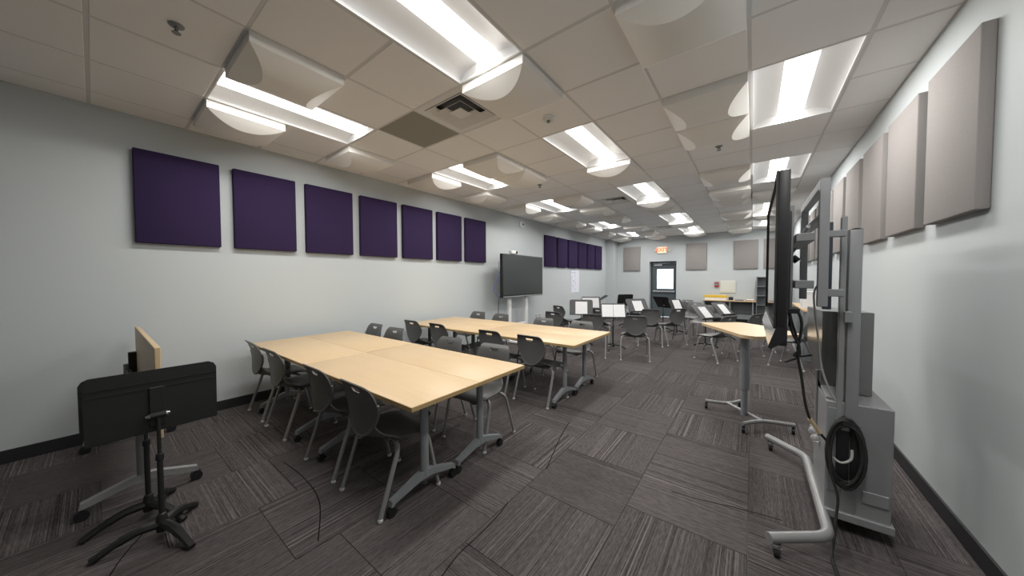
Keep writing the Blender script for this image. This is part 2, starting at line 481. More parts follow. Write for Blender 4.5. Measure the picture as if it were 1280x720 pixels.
for r in range(-4, 19):     # cross tees; the lights sit between two of them
    xs = []; b = MB(); any_ = False
    for c in range(-8, 2):
        mid = any(c == lc and r == lr + 1 for lc, lr in LIGHTS)
        if mid: continue
        x0, x1 = max(XL, gx(c) + 0.012), min(XR, gx(c + 1) - 0.012)
        if x1 - x0 > 0.02: b.box(x0, x1, gy(r) - 0.012, gy(r) + 0.012, ZC - 0.0008, ZC + 0.03); any_ = True
    b.build('cross_tee', 'grid', ce, smooth=0)
b = MB(); b.box(XL, XL + 0.02, YN, YB, ZC - 0.001, ZC + 0.03); struct(b.build('trim_2', 'grid', smooth=0))
struct(MB().box(XR - 0.02, XR, YN, YB, ZC - 0.001, ZC + 0.03).build('trim_3', 'grid', smooth=0))
struct(MB().box(XL + 0.02, XR - 0.02, YB - 0.02, YB, ZC - 0.001, ZC + 0.03).build('trim_4', 'grid', smooth=0))

# ================================================================== CEILING FIXTURES
LX, LY = T / 2 - 0.012, T - 0.012
ordn = ['first', 'second', 'third', 'fourth', 'fifth', 'sixth', 'seventh', 'eighth', 'ninth', 'tenth', 'eleventh']
def make_light():
    root = thing('ceiling_light', '', 'ceiling light', group='recessed ceiling lights')
    # curved white reflectors either side of the lens, one mesh each
    for sgn in (-1, 1):
        b = MB(); prof = []
        for k in range(9):
            a = k / 8 * PI / 2
            prof.append((sgn * (0.098 + (LX - 0.098) * math.sin(a)), 0.078 * math.cos(a)))
        prof2 = [(x, z + 0.004) for x, z in prof]
        b.prism_axis(prof + prof2[::-1], -LY + 0.004, LY - 0.004, 1)
        b.build('reflector', 'white_enamel', root, smooth=50)
    for sgn in (-1, 1):
        b = MB(); pts = [(-LX, 0.0)] + [(-LX * math.cos(PI * k / 12), 0.078 * math.sin(PI * k / 12)) for k in range(1, 12)] + [(LX, 0.0)]
        b.prism_axis(pts, sgn * LY - 0.004, sgn * LY + 0.004, 1)
        b.build('end_plate', 'white_enamel', root)
    b = MB(); pts = [(-0.098 + 0.196 * k / 10, 0.078 - 0.062 * math.sin(PI * k / 10)) for k in range(11)]
    b.prism_axis(pts + [(0.098, 0.08), (-0.098, 0.08)], -LY + 0.006, LY - 0.006, 1)
    b.build('lens', 'lens', root, smooth=50)
    MB().box(-LX, LX, -LY, LY, 0.084, 0.10).build('housing', 'white_enamel', root)
    b = MB()
    for s in (-1, 1):
        b.box(s * LX - 0.006, s * LX + 0.006, -LY - 0.006, LY + 0.006, -0.003, 0.09)
        b.box(-LX, LX, s * LY - 0.006, s * LY + 0.006, -0.003, 0.09)
    b.build('trim_frame', 'white_enamel', root, smooth=0)
    la = bpy.data.lights.new('lamp', 'AREA'); la.shape = 'RECTANGLE'; la.size = 0.19; la.size_y = 2 * LY - 0.02
    la.energy = LAMP_WATTS; la.color = (1.0, 0.985, 0.96)
    lo = bpy.data.objects.new('lamp', la); COL.objects.link(lo); lo.parent = root; lo.location = (0, 0, 0.010)
    return root
ROWNAME = {-6: 'by the purple panels', -3: 'at mid ceiling', 0: 'above the wheeled display'}
lroot = make_light(); cnt = {}
for i, (c, r) in enumerate(LIGHTS):
    k = cnt.get(c, 0); cnt[c] = k + 1
    lab = 'recessed ceiling light, %s from the camera in the row %s' % (ordn[k], ROWNAME[c])
    loc = (gx(c + 0.5), gy(r + 1), ZC)
    if i == 0: lroot.location = loc; lroot['label'] = lab
    else: dup(lroot, loc, 0, lab)

# diffuser panels : skirt + barrel vault with slanted ends
def diffuser_root():
    root = thing('ceiling_diffuser', '', 'sound diffuser', group='convex ceiling diffusers')
    h, sk, A, run = T / 2 - 0.012, 0.066, 0.078, 0.135
    b = MB()
    b.bm.verts.ensure_lookup_table()
    c4 = [(-h, -h), (h, -h), (h, h), (-h, h)]
    lo = [b.bm.verts.new((x, y, -sk)) for x, y in c4]; hi = [b.bm.verts.new((x, y, 0)) for x, y in c4]
    for i in range(4): b.face([lo[i], lo[(i + 1) % 4], hi[(i + 1) % 4], hi[i]])
    b.face(hi)
    b.build('skirt', 'diffuser', root, smooth=0)
    b = MB(); n = 16; row0 = []; row1 = []
    R = (h * h + A * A) / (2 * A)
    for k in range(n + 1):
        x = -h + 2 * h * k / n
        z = math.sqrt(R * R - x * x) - (R - A)
        z = max(0.0, z); a = z / A * run
        row0.append((x, -h + a, -sk - z)); row1.append((x, h - a, -sk - z))
    v0 = [b.bm.verts.new(p) for p in row0]; v1 = [b.bm.verts.new(p) for p in row1]
    for k in range(n): b.face([v0[k], v0[k + 1], v1[k + 1], v1[k]])
    b.build('barrel_face', 'diffuser', root, smooth=60)
    for rr in (row0, row1):
        b = MB(); b.poly(rr); b.build('end_facet', 'diffuser', root, smooth=0)
    return root
DIFF = {
 -7: [(-2, 'X'), (0, 'Y'), (2, 'X'), (4, 'Y'), (6, 'X'), (8, 'Y'), (10, 'X'), (12, 'Y'), (14, 'X'), (17, 'Y')],
 -5: [(-2, 'Y'), (2, 'X'), (3, 'Y'), (6, 'Y'), (8, 'X'), (10, 'X'), (13, 'X'), (15, 'X'), (17, 'Y')],
 -3: [(0, 'Y'), (4, 'Y'), (8, 'Y'), (9, 'X'), (13, 'X'), (17, 'Y')],
 -1: [(0, 'Y'), (2, 'X'), (3, 'X'), (6, 'X'), (8, 'X'), (9, 'X'), (12, 'X'), (14, 'X'), (17, 'X')],
 0: [(9, 'X'), (13, 'X')]}
DN = {-7: 'nearest the left wall', -5: 'second from the left wall', -3: 'among the mid ceiling lights',
      -1: 'of paired panels', 0: 'nearest the right wall'}
droot = diffuser_root(); first = True
for c, L in DIFF.items():
    for k, (r, ax) in enumerate(L):
        lab = 'convex ceiling panel, %s from the camera in the row %s' % (ordn[k], DN[c])
        loc = (gx(c + 0.5), gy(r + 0.5), ZC); rz = 0 if ax == 'Y' else PI / 2
        if first: droot.location = loc; droot.rotation_euler.z = rz; droot['label'] = lab; first = False
        else: dup(droot, loc, rz, lab)

# air vents
def vent_root():
    root = thing('air_vent', '', 'air vent', group='square ceiling air vents')
    def ring(a, b_, za, zb, name, mat):
        m = MB(); A = [m.bm.verts.new((x * a, y * a, za)) for x, y in ((-1, -1), (1, -1), (1, 1), (-1, 1))]
        B = [m.bm.verts.new((x * b_, y * b_, zb)) for x, y in ((-1, -1), (1, -1), (1, 1), (-1, 1))]
        A2 = [m.bm.verts.new((x * a, y * a, za + 0.004)) for x, y in ((-1, -1), (1, -1), (1, 1), (-1, 1))]
        B2 = [m.bm.verts.new((x * b_, y * b_, zb + 0.004)) for x, y in ((-1, -1), (1, -1), (1, 1), (-1, 1))]
        for i in range(4):
            j = (i + 1) % 4
            m.face([A[i], A[j], B[j], B[i]]); m.face([A2[i], B2[i], B2[j], A2[j]])
            m.face([A[i], A2[i], A2[j], A[j]]); m.face([B[i], B[j], B2[j], B2[i]])
        m.build(name, mat, root, smooth=0)
    ring(0.293, 0.235, -0.002, -0.002, 'face_frame', 'white_plastic')
    ring(0.232, 0.165, -0.008, 0.035, 'louver', 'white_plastic')
    ring(0.150, 0.092, -0.008, 0.035, 'louver', 'white_plastic')
    MB().box(-0.072, 0.072, -0.072, 0.072, -0.01, -0.004, 0.003).build('centre_plate', 'white_plastic', root)
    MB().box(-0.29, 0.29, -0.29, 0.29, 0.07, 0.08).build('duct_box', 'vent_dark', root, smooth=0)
    return root
vroot = vent_root()
for i, (c, r) in enumerate(VENTS):
    lab = ['large square ceiling air vent beside the dark return tile', 'square ceiling air vent in the middle of the room, second from the camera', 'small looking square air vent near the exit door'][i]
    loc = (gx(c + 0.5), gy(r + 0.5), ZC)
    if i == 0: vroot.location = loc; vroot['label'] = lab
    else: dup(vroot, loc, 0, lab)

# smoke detector and sprinklers
t = thing('smoke_detector', 'round white smoke detector on the ceiling between two lights', 'smoke detector', (-1.57, 2.72, ZC - 0.004))
MB().lathe([(0, 0), (0.055, 0), (0.055, -0.02), (0.046, -0.032), (0, -0.034)]).build('body', 'white_plastic', t)
MB().lathe([(0, -0.03), (0.018, -0.033), (0.016, -0.05), (0, -0.052)], (0.0, 0.0, 0)).build('sensor_cap', 'shelf', t)
def sprinkler_root():
    t = thing('sprinkler', '', 'sprinkler', group='ceiling sprinklers')
    MB().lathe([(0, 0), (0.038, 0), (0.036, -0.006), (0.014, -0.012), (0, -0.012)]).build('escutcheon', 'frame_grey', t)
    b = MB(); b.lathe([(0.009, -0.008), (0.009, -0.03), (0, -0.03)]); b.tube([(0.014, 0, -0.01), (0.014, 0, -0.035), (0, 0, -0.045)], 0.003, 6); b.tube([(-0.014, 0, -0.01), (-0.014, 0, -0.035), (0, 0, -0.045)], 0.003, 6)
    b.build('head', 'steel', t)
    MB().lathe([(0, -0.045), (0.022, -0.046), (0.02, -0.05), (0, -0.05)]).build('deflector', 'frame_grey', t)
    return t
sp = sprinkler_root()
for i, (x, y, lab) in enumerate([(-2.79, 0.35, 'dark sprinkler head on the ceiling nearest the camera'), (-0.34, 4.55, 'dark sprinkler head between two pairs of convex panels, right of the middle lights'),
                                 (-2.79, 4.55, 'dark sprinkler head left of the middle row of ceiling lights'), (-0.36, 11.5, 'tiny sprinkler head on the ceiling far from the camera')]):
    if i == 0: sp.location = (x, y, ZC - 0.004); sp['label'] = lab
    else: dup(sp, (x, y, ZC - 0.004), 0, lab)

# ================================================================== DOOR
YD = YB + 0.25
dr = bpy.data.objects.new('door_1', None); COL.objects.link(dr); dr.location = ((DX0 + DX1) / 2, YD, 0); dr['kind'] = 'structure'
b = MB(); b.box(DX0, DX0 + 0.05, YD - 0.03, YD + 0.10, 0, DZ); b.box(DX1 - 0.05, DX1, YD - 0.03, YD + 0.10, 0, DZ); b.box(DX0 + 0.05, DX1 - 0.05, YD - 0.03, YD + 0.10, DZ - 0.05, DZ)
b.build('frame', 'door_frame', dr, world=True)
lx0, lx1, lz1 = DX0 + 0.053, DX1 - 0.053, DZ - 0.053
wx0, wx1, wz0, wz1 = -2.90, -2.32, 1.05, 1.80
b = MB(); b.box(lx0, wx0, YD, YD + 0.045, 0.01, lz1); b.box(wx1, lx1, YD, YD + 0.045, 0.01, lz1); b.box(wx0, wx1, YD, YD + 0.045, 0.01, wz0); b.box(wx0, wx1, YD, YD + 0.045, wz1, lz1)
lf = b.build('leaf', 'door', dr, world=True, smooth=0)
b = MB(); b.box(wx0 - 0.02, wx0 + 0.012, YD - 0.008, YD + 0.053, wz0 - 0.02, wz1 + 0.02); b.box(wx1 - 0.012, wx1 + 0.02, YD - 0.008, YD + 0.053, wz0 - 0.02, wz1 + 0.02)
b.box(wx0 + 0.012, wx1 - 0.012, YD - 0.008, YD + 0.053, wz0 - 0.02, wz0 + 0.012); b.box(wx0 + 0.012, wx1 - 0.012, YD - 0.008, YD + 0.053, wz1 - 0.012, wz1 + 0.02)
b.build('window_bead', 'door_frame', dr, world=True)
MB().box(wx0, wx1, YD + 0.02, YD + 0.026, wz0, wz1).build('pane', 'glass', dr, world=True)
b = MB(); b.box(lx0 + 0.02, lx1 - 0.02, YD - 0.075, YD - 0.035, 0.93, 0.985, 0.006); b.box(lx0 + 0.02, lx0 + 0.12, YD - 0.04, YD, 0.925, 0.99, 0.005); b.box(lx1 - 0.12, lx1 - 0.02, YD - 0.04, YD, 0.925, 0.99, 0.005)
b.build('push_bar', 'bar', dr, world=True)
b = MB(); b.box(lx0 + 0.06, lx0 + 0.34, YD - 0.06, YD, lz1 - 0.11, lz1 - 0.04, 0.008); b.tube([(lx0 + 0.2, YD - 0.05, lz1 - 0.03), (lx0 + 0.45, YD - 0.10, lz1 - 0.02), (lx0 + 0.62, YD - 0.02, lz1 + 0.01)], 0.01, 6)
b.build('door_closer', 'bar', dr, world=True)
# daylit concrete apron beyond the door
struct(MB().box(-5, 0.5, YB + 0.40, YB + 5, -0.14, -0.02).build('floor_outside', 'cream'))

# EXIT sign
t = thing('exit_sign', 'lit red EXIT sign with two lamp heads above the far door', 'exit sign', (-2.665, YB, 2.49))
MB().box(-0.17, 0.17, -0.045, 0, -0.125, 0.125, 0.008).build('housing', 'white_plastic', t)
MB().box(-0.15, 0.15, -0.048, -0.044, -0.105, 0.105).build('face', 'exit_face', t, smooth=0)
cu = bpy.data.curves.new('exit_letters', 'FONT'); cu.body = 'EXIT'; cu.size = 0.185; cu.align_x = 'CENTER'; cu.align_y = 'CENTER'; cu.extrude = 0.002; cu.offset = 0.004
cu.materials.append(M['exit_letter'])
tmp = bpy.data.objects.new('letters_source', cu); lme = bpy.data.meshes.new_from_object(tmp); bpy.data.objects.remove(tmp)
lo = bpy.data.objects.new('letters', lme); COL.objects.link(lo); lo.parent = t; lo.location = (0, -0.051, 0); lo.rotation_euler = (PI / 2, 0, 0)
for s in (-1, 1):
    b = MB(); b.tube([(s * 0.17, -0.03, 0.0), (s * 0.205, -0.035, 0.0)], 0.018, 8); b.tube([(s * 0.22, -0.02, 0.0), (s * 0.235, -0.07, -0.015)], [0.025, 0.045], 14)
    b.build('lamp_head', 'white_plastic', t)

# ================================================================== ACOUSTIC PANELS
pm = MB().box(-0.03, 0.03, -0.306, 0.306, -0.44, 0.44, 0.006, 2).mesh('purple_acoustic_panel', 'purple', 60)
for k in range(7):
    o = mesh_obj('purple_acoustic_panel', pm, None, (XL + 0.0305, 0.56 + k * 0.7275, 2.235))
    tag(o, 'purple wall panel, %s from the left in the row of seven' % ordn[k], 'acoustic panel', 'purple acoustic panels')
for k in range(6):
    o = mesh_obj('purple_acoustic_panel', pm, None, (XL + 0.0305, 8.05 + k * 0.72, 2.225))
    tag(o, 'purple wall panel, %s from the left in the row of six' % ordn[k], 'acoustic panel', 'purple acoustic panels')
bmh = MB().box(-0.31, 0.31, -0.025, 0.025, -0.46, 0.46, 0.006, 2).mesh('beige_acoustic_panel', 'beige', 60)
for x, lab in ((-3.74, 'beige fabric wall panel left of the exit door'), (-1.57, 'beige fabric wall panel just right of the exit door'),
               (-0.19, 'beige fabric wall panel above the cream access hatch'), (0.56, 'beige fabric wall panel in the far corner above the bookcase')):
    tag(mesh_obj('beige_acoustic_panel', bmh, None, (x, YB - 0.0255, 2.205)), lab, 'acoustic panel', 'beige acoustic panels')
bmr = MB().box(-0.025, 0.025, -0.305, 0.305, -0.46, 0.46, 0.006, 2).mesh('beige_acoustic_panel', 'beige', 60)
for k in range(10):
    y = 3.03 + k * 0.765
    tag(mesh_obj('beige_acoustic_panel', bmr, None, (XR - 0.0255, y, 2.235)), 'beige fabric panel on the right wall, %s from the camera' % ordn[k], 'acoustic panel', 'beige acoustic panels')

# ================================================================== CHAIRS
def chair_root():
    root = thing('school_chair', '', 'chair')
    # back shell
    Z0 = [0.775, 0.772, 0.764, 0.754, 0.738, 0.722, 0.705, 0.68, 0.65, 0.61, 0.565, 0.52, 0.485, 0.455, 0.435, 0.422, 0.416]
    Z = [0.455 + (z - 0.416) / 0.359 * 0.345 for z in Z0]
    Wd = [0.128, 0.148, 0.158, 0.164, 0.170, 0.176, 0.182, 0.188, 0.191, 0.187, 0.174, 0.151, 0.126, 0.098, 0.073, 0.046, 0.012]
    S = [-1, -0.92, -0.78, -0.6, -0.42, -0.3, -0.15, 0, 0.15, 0.3, 0.42, 0.6, 0.78, 0.92, 1]
    def bp(s, k):
        z, w = Z[k], Wd[k]
        t = (0.80 - z) / 0.345
        y = -0.252 + 0.048 * (1 - math.exp(-t * 4.5)) - 0.012 * t ** 3
        y += 0.030 * (s * w / 0.2) ** 2 * min(1, t * 1.6) - 0.010 * math.exp(-((z - 0.80) / 0.02) ** 2)
        x = s * w
        if k == 5 and abs(abs(s) - 0.3) < 1e-6: x *= 0.94
        if k == 6 and abs(abs(s) - 0.3) < 1e-6: x *= 0.58
        return (x, y, z)
    b = MB(); P = [[bp(s, k) for s in S] for k in range(len(Z))]
    vs = b.grid(P)
    for k in range(len(Z) - 1):
        for j in range(len(S) - 1):
            if k in (4, 5) and abs(S[j] + S[j + 1]) / 2 < 0.3: continue
            b.face([vs[k][j], vs[k][j + 1], vs[k + 1][j + 1], vs[k + 1][j]])
    bmesh.ops.recalc_face_normals(b.bm, faces=list(b.bm.faces))
    bmesh.ops.solidify(b.bm, geom=list(b.bm.faces), thickness=0.008)
    # rolled rim along the lower outline of the shell
    rim = [P[k][0] for k in range(8, len(Z))] + [P[k][-1] for k in range(len(Z) - 1, 7, -1)]
    b.tube([Vector(p) + Vector((0, -0.002, 0)) for p in rim], 0.0105, 8)
    b.build('backrest', 'plastic', root, smooth=50)
    # seat shell
    Y = [-0.207, -0.200, -0.185, -0.16, -0.12, -0.07, -0.01, 0.05, 0.12, 0.175, 0.205, 0.225, 0.235]
    CZ = [0.480, 0.455, 0.438, 0.427, 0.423, 0.427, 0.432, 0.436, 0.438, 0.430, 0.420, 0.410, 0.402]
    WS = [0.100, 0.125, 0.148, 0.168, 0.186, 0.200, 0.209, 0.214, 0.215, 0.205, 0.188, 0.165, 0.13]
    LF = [0.060, 0.060, 0.055, 0.045, 0.032, 0.020, 0.012, 0.008, 0.006, 0.004, 0.002, 0.0, 0.0]
    SS = [-1, -0.93, -0.8, -0.6, -0.35, 0, 0.35, 0.6, 0.8, 0.93, 1]
    P = []
    for y, z, w, lf in zip(Y, CZ, WS, LF):
        P.append([(q * w, y + 0.02 * q * q * (lf / 0.06), z + lf * abs(q) ** 1.8 - (0.016 * abs(q) ** 8 if lf < 0.03 else 0)) for q in SS])
    b = MB(); vs = b.grid(P)
    for k in range(len(Y) - 1):
        for j in range(len(SS) - 1): b.face([vs[k][j], vs[k][j + 1], vs[k + 1][j + 1], vs[k + 1][j]])
    bmesh.ops.recalc_face_normals(b.bm, faces=list(b.bm.faces))
    bmesh.ops.solidify(b.bm, geom=list(b.bm.faces), thickness=0.009)
    b.build('seat', 'plastic', root, smooth=50)
    # neck joining the back to the seat underneath
    b = MB(); b.box(-0.13, 0.13, -0.10, 0.12, 0.400, 0.424, 0.008, 2)
    b.build('seat_support', 'plastic', root)
    for sx in (-1, 1):
        for sy in (-1, 1):
            if sy < 0: path = [(sx * 0.10, -0.05, 0.408), (sx * 0.232, -0.085, 0.405), (sx * 0.235, -0.22, 0.018)]
            else: path = [(sx * 0.10, 0.08, 0.408), (sx * 0.232, 0.135, 0.402), (sx * 0.235, 0.22, 0.018)]
            leg = MB().tube(rounded(path, 0.06, 6), 0.0145, 10, ry=0.0115).build('leg', 'leg', root, smooth=60)
            MB().lathe([(0, 0.022), (0.013, 0.022), (0.0165, 0.014), (0.0165, 0.006), (0.013, 0.0), (0, 0.0)], (sx * 0.2355, sy * 0.221, 0), 12).build('glide', 'glide', leg)
    return root
chair = chair_root()
used = [False]
def put_chair(x, y, deg, label, group):
    if not used[0]:
        used[0] = True; chair.location = (x, y, 0); chair.rotation_euler.z = math.radians(deg); chair['label'] = label; chair['group'] = group
    else: dup(chair, (x, y, 0), math.radians(deg), label, group)
g1, g2, g3 = 'chairs at the near tables', 'chairs at the far tables', 'chairs in the music area'
for x, y, d, lab in [
    (-1.95, 1.225, 0, 'grey shell chair on the camera side of the near tables, closest to their free end'),
    (-2.55, 1.225, 0, 'grey shell chair on the camera side of the near tables, second from their free end'),
    (-3.51, 1.23, 1, 'grey shell chair on the camera side of the near tables, third from their free end'),
    (-4.11, 1.235, -1, 'grey shell chair on the camera side of the near tables, touching the left wall end'),
    (-1.97, 2.15, 183, 'grey shell chair behind the near tables, closest to their free end'),
    (-2.60, 2.15, 182, 'grey shell chair behind the near tables, second from their free end'),
    (-3.70, 2.19, 183, 'grey shell chair behind the near tables, third from their free end, half hidden'),
    (-4.28, 2.24, 180, 'grey shell chair behind the near tables, beside the left wall')]: put_chair(x, y, d, lab, g1)
for x, y, d, lab in [
    (-1.99, 3.265, -2, 'grey shell chair on the camera side of the far tables, closest to their free end'),
    (-2.60, 3.265, 0, 'grey shell chair on the camera side of the far tables, second from their free end'),
    (-3.60, 3.28, -2, 'grey shell chair on the camera side of the far tables, third from their free end'),
    (-4.22, 3.285, 0, 'grey shell chair on the camera side of the far tables, nearest the left wall'),
    (-2.02, 4.26, 180, 'grey shell chair facing us behind the far tables, closest to their free end'),
    (-2.68, 4.27, 181, 'grey shell chair facing us behind the far tables, second from their free end'),
    (-3.63, 4.33, 179, 'grey shell chair facing us behind the far tables, third from their free end'),
    (-4.25, 4.40, 180, 'grey shell chair facing us behind the far tables, nearest the left wall')]: put_chair(x, y, d, lab, g2)
for x, y, d, lab in [
    (-1.67, 5.96, 20, 'grey shell chair seen from behind, standing right of the double-page music stand'),
    (-2.36, 5.78, 15, 'grey shell chair just behind the free corner of the far tables'),
    (-3.07, 5.75, -4, 'grey shell chair seen from behind, left of the stand with one page, nearer of two'),
    (-3.60, 7.05, -18, 'grey shell chair seen from behind beside the wall outlets, farther of two'),
    (-2.69, 6.95, 8, 'grey shell chair mostly hidden behind the single-page music stand'),
    (-1.76, 7.40, 18, 'grey shell chair partly covered by the chair in front, left of the door'),
    (-1.42, 7.80, 50, 'grey shell chair turned left, with its pale seat showing, in front of the door'),
    (-1.62, 10.7, 160, 'small far grey chair beside the exit door with a page in front of it'),
    (-3.62, 11.3, 178, 'far grey chair behind the all-black music stand'),
    (-0.92, 8.75, 172, 'grey shell chair facing us, behind the left one of the two slanted stands'),
    (-1.28, 9.75, 165, 'far grey chair facing us below the end of the back counter'),
    (-0.50, 6.72, 57, 'grey shell chair turned left, its seat under the wedge-like desk top'),
    (-0.13, 7.42, 60, 'grey shell chair turned left just behind the height-adjustable desk'),
    (0.28, 8.35, 62, 'grey shell chair almost hidden behind the desk, below the bookcase'),
    (0.52, 6.95, 68, 'grey shell chair seen through the gap under the wheeled display')]: put_chair(x, y, d, lab, g3)

# ================================================================== TABLES
def table_root(Lx=1.465, Dy=0.545, H=0.735):
    root = thing('flip_top_table', '', 'table', group='maple flip-top tables')
    top = MB().box(-Lx / 2, Lx / 2, -Dy / 2, Dy / 2, H - 0.030, H, 0.003, 2).build('tabletop', 'wood', root)
    b = MB()
    e = 0.0015
    for s in (-1, 1):
        b.box(s * Lx / 2 - (0 if s > 0 else e), s * Lx / 2 + (e if s > 0 else 0), -Dy / 2, Dy / 2, H - 0.027, H - 0.003)
        b.box(-Lx / 2, Lx / 2, s * Dy / 2 - (0 if s > 0 else e), s * Dy / 2 + (e if s > 0 else 0), H - 0.027, H - 0.003)
    b.build('edge_band', 'wood_edge', top, smooth=0)
    for s in (-1, 1):
        lx = s * (Lx / 2 - 0.245)
        b = MB()
        # oval column
        b.tube([(lx, 0, 0.13), (lx, 0, 0.668)], 0.030, 16, ry=0.024)
        # sloping T foot, one arm each way, flat topped
        for a in (-1, 1):
            pts = [(0, 0.175), (a * 0.05, 0.168), (a * 0.255, 0.098), (a * 0.262, 0.066), (a * 0.243, 0.066), (a * 0.235, 0.078), (a * 0.05, 0.122), (0, 0.122)]
            m = MB(); m.prism_axis(pts, lx - 0.021, lx + 0.021, 0); b.merge(m.bm)
        leg = b.build('leg', 'frame_grey', root, smooth=40)
        for a in (-1, 1):
            m = MB(); yy = a * 0.25
            m.tube([(lx - 0.016, yy, 0.028), (lx - 0.002, yy, 0.028)], 0.028, 16); m.tube([(lx + 0.002, yy, 0.028), (lx + 0.016, yy, 0.028)], 0.028, 16)
            m.box(lx - 0.009, lx + 0.009, yy - 0.014, yy + 0.02, 0.032, 0.062, 0.003); m.box(lx - 0.012, lx + 0.012, yy + 0.018, yy + 0.045, 0.018, 0.028, 0.002)
            m.tube([(lx, yy, 0.05), (lx, yy, 0.07)], 0.007, 8)
            m.build('caster', 'black', leg)
        MB().lathe([(0, 0.125), (0.008, 0.125), (0.008, 0.095), (0.016, 0.09), (0.014, 0.08), (0, 0.08)], (lx, 0, 0)).build('levelling_foot', 'chrome', leg)
        m = MB(); m.box(lx - 0.028, lx + 0.028, -0.17, 0.17, 0.672, H - 0.030, 0.004); m.box(lx - 0.02, lx + 0.02, -0.05, 0.05, 0.655, 0.674)
        m.build('flip_bracket', 'black', root)
    MB().box(-Lx / 2 + 0.25, Lx / 2 - 0.25, -0.022, 0.022, 0.655, 0.69, 0.003).build('crossbar', 'black', root)
    return root
tb = table_root()
TABS = [(-2.1925, 1.3225, 'maple table nearest the camera, at the free end of the near group'), (-2.1925, 1.8695, 'maple table at the free end of the near group, away from the camera'),
        (-3.66, 1.3265, 'maple table by the left wall in the near group, camera side'), (-3.672, 1.8745, 'maple table by the left wall in the near group, side away from the camera'),
        (-2.2025, 3.3525, 'maple table at the free end of the far group, camera side'), (-2.2025, 3.9005, 'maple table at the free end of the far group, next to the music chairs'),
        (-3.67, 3.3555, 'maple table by the left wall in the far group, camera side'), (-3.675, 3.9085, 'maple table by the left wall in the far group, side toward the television')]
for i, (x, y, lab) in enumerate(TABS):
    if i == 0: tb.location = (x, y, 0); tb['label'] = lab
    else: dup(tb, (x, y, 0), 0, lab)

# flipped table parked at the left edge
t = thing('folded_table', 'flip-top table parked with its wooden top tipped upright, by the left wall', 'table', (-3.65, 0.20, 0))
MB().box(-0.75, 0.75, 0.018, 0.046, 0.45, 1.02, 0.003).build('tabletop', 'wood', t)
for x in (0.50, -0.70):
    b = MB(); b.tube([(x, -0.03, 0.13), (x, -0.03, 0.70)], 0.03, 14, ry=0.024)
    for a in (-1, 1):
        pts = [(-0.03, 0.17), (-0.03 + a * 0.05, 0.165), (-0.03 + a * 0.255, 0.102), (-0.03 + a * 0.262, 0.07), (-0.03 + a * 0.24, 0.07), (-0.03 + a * 0.05, 0.12), (-0.03, 0.12)]
        m = MB(); m.prism_axis(pts, x - 0.021, x + 0.021, 0); b.merge(m.bm)
    leg = b.build('leg', 'leg', t)
    for a in (-1, 1):
        yy = -0.03 + a * 0.25
        m = MB(); m.tube([(x - 0.02, yy, 0.032), (x + 0.02, yy, 0.032)], 0.032, 16); m.box(x - 0.009, x + 0.009, yy - 0.014, yy + 0.02, 0.036, 0.072, 0.003)
        m.build('caster', 'black', leg)
    MB().box(x - 0.03, x + 0.03, -0.03, 0.018, 0.60, 0.80, 0.004).build('flip_bracket', 'black', t)
MB().box(-0.70, 0.50, -0.045, -0.015, 0.62, 0.66, 0.003).build('crossbar', 'black', t)

